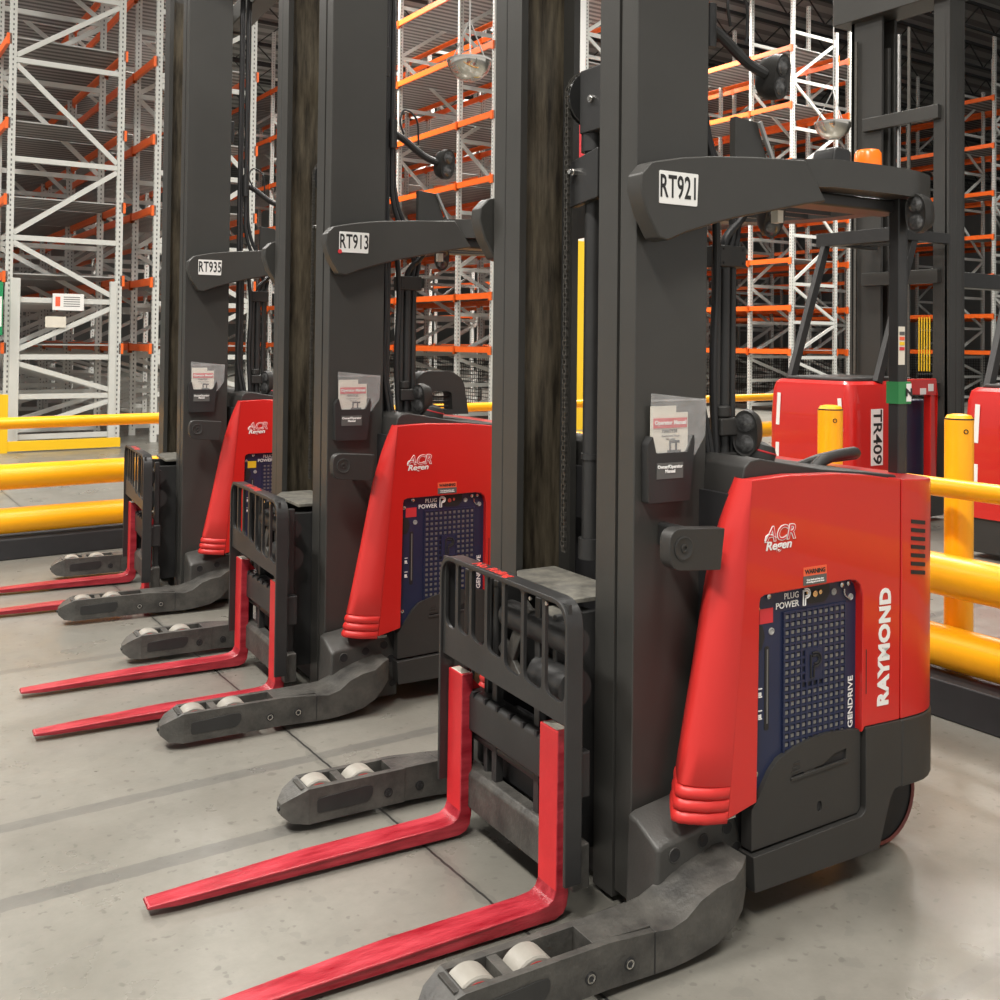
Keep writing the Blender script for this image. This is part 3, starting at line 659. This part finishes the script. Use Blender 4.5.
# ================================================================ TRUCKS BEHIND THE BARRIER
def rear_truck(loc, label, number=None):
    T = empty('sit_down_truck', loc, 0, label, 'forklift', 'trucks parked behind the yellow barrier')
    b = MB().use('red')
    pl = rnd([(0, .0), (.80, .0), (.80, .98), (0, .98)], [.10, .01, .01, .12], 6)
    def ringz(z, inset): return [(.4+(x-.4)*(1-inset), .49+(y-.49)*(1-inset), z) for x, y in pl]
    b.rings([ringz(.33, 0), ringz(1.0, .0), ringz(1.27, .03), ringz(1.345, .07), ringz(1.372, .14)])
    bd = b.build('rear_hood', None, T, bevel=.006, ang=30)
    MB().use('plastic').prism(rnd([(.14, .12), (1.05, .06), (1.05, .94), (.14, .90)], .1), 'xy', 1.36, 1.405).build('seat_deck', None, T, bevel=.02, seg=3)
    MB().use('plastic').prism(rnd([(.02, .02), (1.50, .02), (1.50, .96), (.02, .96)], .08), 'xy', .05, .34).build('lower_chassis', None, T, bevel=.01)
    for (x, z) in ((.02, .27), (.02, .16)): MB().use('chrome').cyl((.014, .25, z), (.022, .25, z), .012).build('bolt', None, T)
    s = MB().use('redvinyl')
    for i in range(5): s.bar((-.002, .06, .38+i*.022), (-.002, .30-i*.03, .38+i*.022), .008, .008)
    s.build('vent_rib', None, T)
    for (y0, z0, y1, z1) in ((.83, 1.24, .845, .93), (.848, .76, .852, .5), (.125, 1.22, .10, .92)):
        MB().use('white').bar((-.001, y0, z0), (-.003, y1, z1), .04, .004, (1, 0, 0)).build('reflective_strip', None, bd)
    MB().use('white').bar((.02, -.001, .52), (.02, -.003, .40), .03, .004, (0, 1, 0)).build('reflective_strip', None, bd)
    if number:
        MB().use('white').box(.29, .46, -.004, .0, .60, 1.12).build('number_plate', None, bd)
        text(number, .17, (.375, -.0048, .86), (0, 0, -1), (1, 0, 0), 'text', bd, 'number_lettering', .003, xs=1.1, ext=.0006)
    # compartment frame
    b = MB().use('red').box(.80, 1.30, -.0, .05, 1.24, 1.39).box(1.20, 1.30, .0, .08, .33, 1.24).box(.80, 1.30, .5, .55, .33, 1.24).build('side_frame', None, T, bevel=.01)
    MB().use('white').box(1.16, 1.24, -.004, 0, 1.27, 1.34).box(1.03, 1.12, -.004, 0, 1.24, 1.30).build('information_label', None, b)
    MB().use('navy').box(.82, 1.30, .12, .45, .36, 1.18).build('battery_box', None, T, bevel=.02)
    # guard posts
    for a_, c_ in (((.20, .86, 1.36), (.72, .86, 2.74)), ((.46, .06, 1.36), (1.0, .06, 2.74))):
        MB().use('black').bar(a_, c_, .055, .085, (1, 0, 0)).build('guard_post', None, T, bevel=.005)
    b = MB().use('black').box(.66, .78, .0, .94, 2.70, 2.83).box(.70, 1.55, .02, .10, 2.72, 2.82).box(.70, 1.55, .86, .94, 2.72, 2.82)
    for i in range(5): b.box(.85+i*.14, .88+i*.14, .05, .9, 2.74, 2.80)
    b.build('overhead_guard', None, T, bevel=.004)
    # mast
    for y0, y1, yy in ((.07, .25, .07), (.86, 1.25, 1.20)):
        b = MB().use('steel').box(1.60, 1.86, yy, yy+.05, .1, 5.35).box(1.60, 1.64, y0, y1, .1, 5.35).box(1.72, 1.76, y0, y1-.05, .1, 4.9).box(1.82, 1.86, y0, y1, .1, 5.35).build('mast_rail', None, T, bevel=.006)
    MB().use('steel').box(1.50, 1.90, .04, 1.42, 5.22, 5.60).build('mast_head', None, T, bevel=.01)
    for z in (4.0, 2.34, 1.2): MB().use('steel').box(1.54, 1.60, .16, 1.06, z, z+.14).build('mast_crossmember', None, T, bevel=.006)
    for y in (.50, 1.15):
        MB().use('chain').bar((1.56, y, 1.4), (1.56, y, 5.0), .03, .02).build('lift_chain', None, T)
    MB().use('chrome').cyl((1.7, .72, 1.2), (1.7, .72, 5.0), .022).build('lift_ram', None, T)
    MB().use('black').cyl((1.7, .72, .3), (1.7, .72, 2.5), .045).build('lift_cylinder', None, T)
    s = MB().use('yellowvinyl')
    for i in range(5): s.box(1.59, 1.595, .27+.03*i, .282+.03*i, 1.45, 2.0)
    s.build('yellow_label_strip', None, T)
    MB().use('black').box(1.86, 3.1, .25, .42, 2.32, 2.48).build('mast_side_arm', None, T, bevel=.01)
    return T
rear_truck((7.8, 6.0, 0), 'red truck with a white TR409 label, parked behind the yellow barrier', 'TR409')
rear_truck((7.8, 3.95, 0), 'red truck cut off by the right edge, parked beside the TR409 truck')

# ================================================================ BARRIERS
def barrier(p0, p1, label, posts, ext=0):
    p0 = Vector(p0); p1 = Vector(p1); d = p1-p0; L = d.length
    T = empty('safety_barrier', (p0.x, p0.y, 0), math.atan2(d.y, d.x), label, 'barrier', 'yellow safety barriers')
    for z, r in ((1.035, .045), (.625, .098), (.29, .098)):
        b = MB().use('yellow').revolve((0, 0, z), (1, 0, 0), [(0, r*.6), (0, r*.9), (.03, r), (L-.03, r), (L, r*.9), (L, r*.6)], 28).build('rail', None, T)
    for x in posts:
        b = MB().use('kerb').cyl((x, .0, .0), (x, 0, 1.09), .062).use('yellow').cyl((x, 0, 1.09), (x, 0, 1.10), .058).build('post', None, T)
    MB().use('kerb').prism([(-.07, .0), (-.07, .155), (-.04, .175), (.14, .175), (.14, 0)], 'yz', 0, L).build('kerb', None, T, bevel=.01)
    return T
barrier((-4.2, 8.42, 0), (12.5, 9.18, 0), 'yellow three-rail barrier across the far end of the row of reach trucks', (8.3, 15.0))
tb = barrier((4.46, -.5, 0), (4.46, 8.55, 0), 'yellow three-rail barrier running behind the reach trucks', ())
for o in tb.children:
    if o.name.startswith('kerb'): o.location.y = 0
for (x, y, w) in ((4.68, 3.735, 'left'), (4.68, 2.965, 'right')):
    b = MB().use('yellow').revolve((0, 0, 0), (0, 0, 1), [(0, .067), (1.345, .067), (1.352, .066)], 32).use('black').revolve((0, 0, 0), (0, 0, 1), [(1.345, .0675), (1.352, .0675)], 32)
    b.use('yellow').revolve((0, 0, 0), (0, 0, 1), [(1.352, .064), (1.366, .055), (1.372, .03), (1.373, .005)], 32)
    b.use('text').revolve((-.034, -.058, 1.29), (-.5, -.86, 0), [(-.01, .012), (.002, .012), (.002, .008), (-.01, .008)], 18)
    o = b.build('bollard', None, None, loc=(x, y, 0))
    tag(o, 'yellow bollard behind the top rail, in front of the ' + ('TR409 truck' if w == 'left' else 'truck at the right edge'), 'bollard', 'yellow bollards behind the rail')

# ================================================================ RACKING
LV = [1.54, 2.63, 3.81, 4.98, 6.27, 7.68, 9.1]
def rack_row(x0, depth, y0, label, nb=7, top=(10.4, 9.7), bays=None, mesh=False, sign=False):
    T = empty('pallet_rack', (x0, y0, 0), 0, label, 'rack', 'white and orange pallet racks')
    ys = [0, 1.35]
    while len(ys) < nb+1: ys.append(ys[-1]+2.7)
    # frame
    b = MB().use('rackwhite')
    for x, h in ((0, top[0]), (depth, top[1])):
        b.use('rackwhite').box(x-.05, x+.05, 0, .07, 0, h)
        b.use('slots').box(x-.010, x+.010, -.002, 0, .1, h)
        b.use('slots').rings([[(x-.052, .025, z), (x-.052, .045, z), (x-.050, .045, z), (x-.050, .025, z)] for z in (.1, h)])
    b.use('rackwhite'); z = .25; k = 0
    hz = [.45, 1.15, 2.3, 3.2, 3.5, 4.9, 5.15, 6.4, 6.7, 8.0, 9.2]
    zz = [.16, .78, 1.39, 2.27, 3.22, 4.43, 5.95, 7.1, 8.3, 9.5]
    for h in zz: b.box(.05, depth-.05, .01, .05, h-.04, h+.04)
    for i in range(len(zz)-1):
        a, c = (zz[i]+.07, zz[i+1]-.07)
        if i % 2: a, c = c, a
        b.bar((.05, .03, a), (depth-.05, .03, c), .04, .075, (0, 0, 1))
    f0 = b.build('upright_frame', None, T)
    for y in ys[1:]:
        c = f0.copy(); COL.objects.link(c); c.parent = T; c.location = (0, y, 0)
    # beams and decks
    cache = {}
    for i in range(nb):
        w = ys[i+1]-ys[i]
        for z in LV:
            for x, s_ in ((-.055, -1), (depth+.055, 1)):
                key = ('b', round(w, 2))
                if key not in cache:
                    cache[key] = MB().use('orange').box(-.025, .025, .07, w, -.06, .06).box(-.035, .035, .0, .075, -.10, .07).box(-.035, .035, w, w+.07, -.10, .07).build('beam', None, T)
                    o = cache[key]
                else:
                    o = cache[key].copy(); COL.objects.link(o); o.parent = T
                o.location = (x, ys[i], z)
            key = ('d', round(w, 2))
            if key not in cache:
                cache[key] = MB().use('deck').box(.0, depth, .07, w, 0, .02).build('wire_deck', None, T); o = cache[key]
            else:
                o = cache[key].copy(); COL.objects.link(o); o.parent = T
            o.location = (0, ys[i], z+.03)
    if mesh:
        MB().use('mesh').box(depth-.03, depth-.028, .07, ys[-1], .05, 1.4).build('mesh_panel', None, T)
    return T
YR = 17.2
P_ = 8.83
spec = [(2.44, 1.61, 'white and orange pallet rack at the left edge, hung with two paper notices', False),
        (4.64, 1.61, 'pallet rack backing onto the one with paper notices, beside the farthest mast', False),
        (2.44+P_, 1.65, 'pallet rack seen between the nearest and middle reach truck masts', True),
        (4.74+P_, 1.65, 'pallet rack backing onto the one between the nearest two masts', False),
        (2.44+2*P_, 1.65, 'pallet rack seen just right of the nearest reach truck mast', True),
        (4.64+2*P_, 1.65, 'pallet rack seen through the mast of the TR409 truck', False),
        (2.44+3*P_, 1.65, 'pallet rack at the right edge beyond the TR409 truck mast', True),
        (4.64+3*P_, 1.65, 'rearmost pallet rack at the right edge, behind the others', False)]
racks = []
for i, (x, d, lab, ms) in enumerate(spec):
    racks.append(rack_row(x, d, YR, lab, mesh=ms, top=(10.9, 9.75)))
# placards and end guard on the left rack
b = MB().use('white').box(.62, 1.08, -.03, -.01, 2.12, 2.38); s = b.build('rack_notice', None, racks[0])
q = MB().use('greylabel')
for i in range(5): q.box(.78, 1.02, -.032, -.03, 2.18+.035*i, 2.192+.035*i)
q.build('printed_line', None, s)
MB().use('orangevinyl').box(.66, .73, -.032, -.03, 2.18, 2.33).build('printed_column', None, s)
b = MB().use('paper').box(.52, .82, -.03, -.01, 1.85, 2.02).build('rack_notice', None, racks[0])
MB().use('rackwhite').box(1.48, 1.58, -.02, .07, 0, 2.6).box(.02, .16, -.02, .07, 0, 2.6).build('column_protector', None, racks[0], bevel=.005)
b = MB().use('yellow2').box(1.7, 3.95, 16.5, 16.6, .02, .16).box(2.2, 2.36, 16.49, 16.65, .0, .85)
o = b.build('rack_end_guard'); tag(o, 'low yellow steel guard at the foot of the left rack', 'guard')
b = MB().use('signgreen').box(1.95, 2.335, 17.0, 17.03, 1.72, 2.52); o = b.build('hanging_sign'); tag(o, 'green sign board cut off by the left edge, above the yellow barrier', 'sign')
q = MB().use('white').box(2.29, 2.32, 16.996, 17.0, 1.85, 2.30).build('sign_marking', None, o)
# building column in front of the racks
cx, cy = 12.44, 16.1
b = MB().use('white').box(-.13, .13, -.13, .13, 7.0, 13).use('redvinyl').box(-.13, .13, -.13, .13, 5.3, 7.0).use('white').box(-.13, .13, -.13, .13, 3.7, 5.3).use('yellowvinyl').box(-.15, .15, -.15, .15, 0, 3.7)
o = b.build('building_column', loc=(cx, cy, 0)); tag(o, kind='structure')
# dome mirrors
def dome(loc, r, label):
    b = MB().use('mirror').revolve((0, 0, 0), (0, 0, -1), [(0, r), (.15*r, r*.98), (.45*r, r*.85), (.7*r, r*.6), (.85*r, r*.3), (.88*r, .01)], 28)
    b.use('grey').cyl((0, 0, 0), (0, 0, .03), r*1.03)
    T = empty('dome_mirror', loc, 0, label, 'mirror', 'hanging dome mirrors')
    b.build('dome', None, T)
    q = MB().use('grey')
    for a in (0, 2.1, 4.2): q.cyl((r*.95*math.cos(a), r*.95*math.sin(a), .02), (0, 0, 1.9*r), .012, n=6)
    q.cyl((0, 0, 1.9*r), (0, 0, 13-loc[2]), .014, n=6)
    q.build('hanging_wire', None, T)
dome((8.78, 14.2, 6.25), .36, 'silver dome mirror hanging between the middle and nearest masts')
dome((16.95, 13.5, 6.15), .36, 'silver dome mirror hanging over the aisle left of the TR409 mast')

# ================================================================ SHELL
def floor_mat():
    m = bpy.data.materials.new('polished_concrete'); m.use_nodes = True; nt = m.node_tree; N = nt.nodes; L = nt.links; b = N['Principled BSDF']
    g = N.new('ShaderNodeNewGeometry'); sx = N.new('ShaderNodeSeparateXYZ'); L.new(g.outputs['Position'], sx.inputs[0])
    def noise(sc, det=5, rough=.6, vec=None):
        n = N.new('ShaderNodeTexNoise'); n.inputs['Scale'].default_value = sc; n.inputs['Detail'].default_value = det; n.inputs['Roughness'].default_value = rough
        L.new(vec or g.outputs['Position'], n.inputs['Vector']); return n.outputs['Fac']
    def mth(op, a, c=None, clamp=False):
        q = N.new('ShaderNodeMath'); q.operation = op; q.use_clamp = clamp
        for i, v in enumerate((a, c)):
            if v is None: continue
            if isinstance(v, (int, float)): q.inputs[i].default_value = v
            else: L.new(v, q.inputs[i])
        return q.outputs[0]
    def mix(f, a, c):
        q = N.new('ShaderNodeMix'); q.data_type = 'RGBA'
        if isinstance(f, float): q.inputs[0].default_value = f
        else: L.new(f, q.inputs[0])
        for i, v in ((6, a), (7, c)):
            if isinstance(v, tuple): q.inputs[i].default_value = (*v, 1)
            else: L.new(v, q.inputs[i])
        return q.outputs[2]
    r = N.new('ShaderNodeValToRGB'); e = r.color_ramp.elements; e[0].position = .3; e[1].position = .7
    e[0].color = (.155, .149, .129, 1); e[1].color = (.225, .216, .190, 1); L.new(noise(1.3, 8, .62), r.inputs[0])
    c = mix(mth('MULTIPLY', mth('GREATER_THAN', noise(9, 4, .5), .64), .3), r.outputs[0], (.13, .127, .115))
    f2 = N.new('ShaderNodeMapRange'); f2.inputs['From Min'].default_value = .3; f2.inputs['From Max'].default_value = .7; f2.inputs['To Min'].default_value = .0; f2.inputs['To Max'].default_value = .28
    L.new(noise(17, 8, .7), f2.inputs[0]); c = mix(f2.outputs[0], c, (.11, .106, .093))
    f3 = N.new('ShaderNodeMapRange'); f3.inputs['From Min'].default_value = .66; f3.inputs['From Max'].default_value = .70; f3.inputs['To Min'].default_value = .0; f3.inputs['To Max'].default_value = .5
    L.new(noise(26, 2, .4), f3.inputs[0]); c = mix(f3.outputs[0], c, (.085, .08, .07))
    # old tape / tyre bands parallel to the forks, with worn edges
    wob = mth('MULTIPLY', mth('SUBTRACT', noise(14, 3), .5), .02)
    tot = None
    for y, w, s in ((3.93, .036, .55), (3.40, .040, .6), (5.75, .035, .45), (1.35, .05, .3), (6.9, .05, .3), (1.62, .03, .25)):
        d = mth('ABSOLUTE', mth('SUBTRACT', mth('ADD', sx.outputs['Y'], wob), y))
        k = mth('MULTIPLY', mth('LESS_THAN', d, w), s)
        tot = k if tot is None else mth('MAXIMUM', tot, k)
    tot = mth('MULTIPLY', tot, mth('ADD', mth('MULTIPLY', noise(5, 4), .9), .35), True)
    c = mix(tot, c, (.075, .075, .073))
    # saw-cut joints
    wob2 = mth('MULTIPLY', mth('SUBTRACT', noise(20, 3), .5), .012)
    jx = mth('ADD', sx.outputs['X'], wob2)
    jt = None
    for x in (1.74, -3.5, 7.0):
        k = mth('LESS_THAN', mth('ABSOLUTE', mth('SUBTRACT', jx, x)), .0045); jt = k if jt is None else mth('MAXIMUM', jt, k)
    halo = mth('MULTIPLY', mth('LESS_THAN', mth('ABSOLUTE', mth('SUBTRACT', mth('ADD', jx, mth('MULTIPLY', mth('SUBTRACT', noise(11, 4), .5), .1)), 1.74)), .022), .28)
    c = mix(halo, c, (.06, .06, .055)); c = mix(jt, c, (.025, .025, .024))
    L.new(c, b.inputs['Base Color'])
    mr = N.new('ShaderNodeMapRange'); mr.inputs['From Min'].default_value = .3; mr.inputs['From Max'].default_value = .7
    mr.inputs['To Min'].default_value = .24; mr.inputs['To Max'].default_value = .42; L.new(noise(2.2, 6), mr.inputs[0]); L.new(mr.outputs[0], b.inputs['Roughness'])
    bp = N.new('ShaderNodeBump'); bp.inputs['Strength'].default_value = .12; bp.inputs['Distance'].default_value = .004
    L.new(noise(45, 4), bp.inputs['Height']); L.new(bp.outputs[0], b.inputs['Normal'])
    return m
M['floor'] = floor_mat()
def plane(name, x0, x1, y0, y1, z0, z1, m):
    o = MB().use(m).box(x0, x1, y0, y1, z0, z1).build(name); tag(o, kind='structure'); return o
plane('floor', -25, 70, -20, 70, -.2, 0, 'floor')
plane('ceiling', -25, 70, -20, 70, 13.0, 13.2, 'roofdeck')
plane('wall_far', -25, 70, 70, 70.3, 0, 13, 'wall')
plane('wall_right', 70, 70.3, -20, 70, 0, 13, 'wall')
# bar joists
for k in range(15):
    y = 9+k*2.6
    b = MB().use('joist').box(2, 68, y-.04, y+.04, 12.9, 13.0).box(2, 68, y-.04, y+.04, 12.1, 12.17)
    x = 2; s_ = 0
    while x < 68:
        b.bar((x, y, 12.15 if s_ == 0 else 12.92), (x+.9, y, 12.92 if s_ == 0 else 12.15), .035, .035); x += .9; s_ = 1-s_
    o = b.build('roof_joist'); tag(o, kind='structure')

# ================================================================ LIGHT
def lamp(x, y, z, lx, ly, power, spread=150):
    b = MB().use('grey').box(-lx/2-.05, lx/2+.05, -ly/2-.05, ly/2+.05, .02, .12).use('lamp').box(-lx/2, lx/2, -ly/2, ly/2, .0, .02)
    o = b.build('ceiling_light', loc=(x, y, z)); tag(o, 'long white high bay ceiling light above the floor', 'ceiling light', 'high bay ceiling lights')
    l = bpy.data.lights.new('high_bay_glow', 'AREA'); l.shape = 'RECTANGLE'; l.size = lx; l.size_y = ly; l.energy = power; l.color = (1, .955, .89); l.spread = R(spread)
    lo = bpy.data.objects.new('high_bay_glow', l); COL.objects.link(lo); lo.location = (0, 0, -.02); lo.parent = o
for (x, y, p) in ((-4.0, -2.5, 2100), (-4.2, 5, 1950), (2.6, -3.6, 600), (3.6, 4.5, 700), (8.0, -1, 250), (8.5, 9, 1300), (-3, 13, 1200),
                  (8.6, 22, 2600), (17.4, 21, 2800), (17.95, 25, 2400), (17.4, 40, 2600), (17.4, 11, 1600), (22.3, 14.4, 1500), (26.2, 38, 3000), (0, 22, 1800)):
    lamp(x, y, 11.4, 1.2, 3.6, p*.62)
w = bpy.data.worlds.new('ambient_fill'); w.use_nodes = True; SC.world = w  # even world glow added as soft fill, standing in for bounced light
w.node_tree.nodes['Background'].inputs[0].default_value = (1., .97, .93, 1); w.node_tree.nodes['Background'].inputs[1].default_value = .8

# ================================================================ CAMERA
H = 1.70; yaw = R(33.6); pitch = R(1.0); roll = .011
f0 = Vector((math.sin(yaw), math.cos(yaw), 0)); r0 = Vector((math.cos(yaw), -math.sin(yaw), 0)); u0 = Vector((0, 0, 1))
fw = f0*math.cos(pitch)+u0*math.sin(pitch); up = u0*math.cos(pitch)-f0*math.sin(pitch)
r = r0*math.cos(roll)+up*math.sin(roll); u = up*math.cos(roll)-r0*math.sin(roll)
cd = bpy.data.cameras.new('camera'); co = bpy.data.objects.new('camera', cd); COL.objects.link(co)
co.matrix_world = Matrix(((r.x, u.x, -fw.x, 0), (r.y, u.y, -fw.y, 0), (r.z, u.z, -fw.z, H), (0, 0, 0, 1)))
cd.sensor_width = 36; cd.lens = 36*1.03; cd.shift_y = -.176; cd.clip_start = .05; cd.clip_end = 300
SC.camera = co
SC.view_settings.view_transform = 'Standard'; SC.view_settings.look = 'None'; SC.view_settings.exposure = 0; SC.view_settings.gamma = 1
SC.view_settings.use_curve_mapping = False
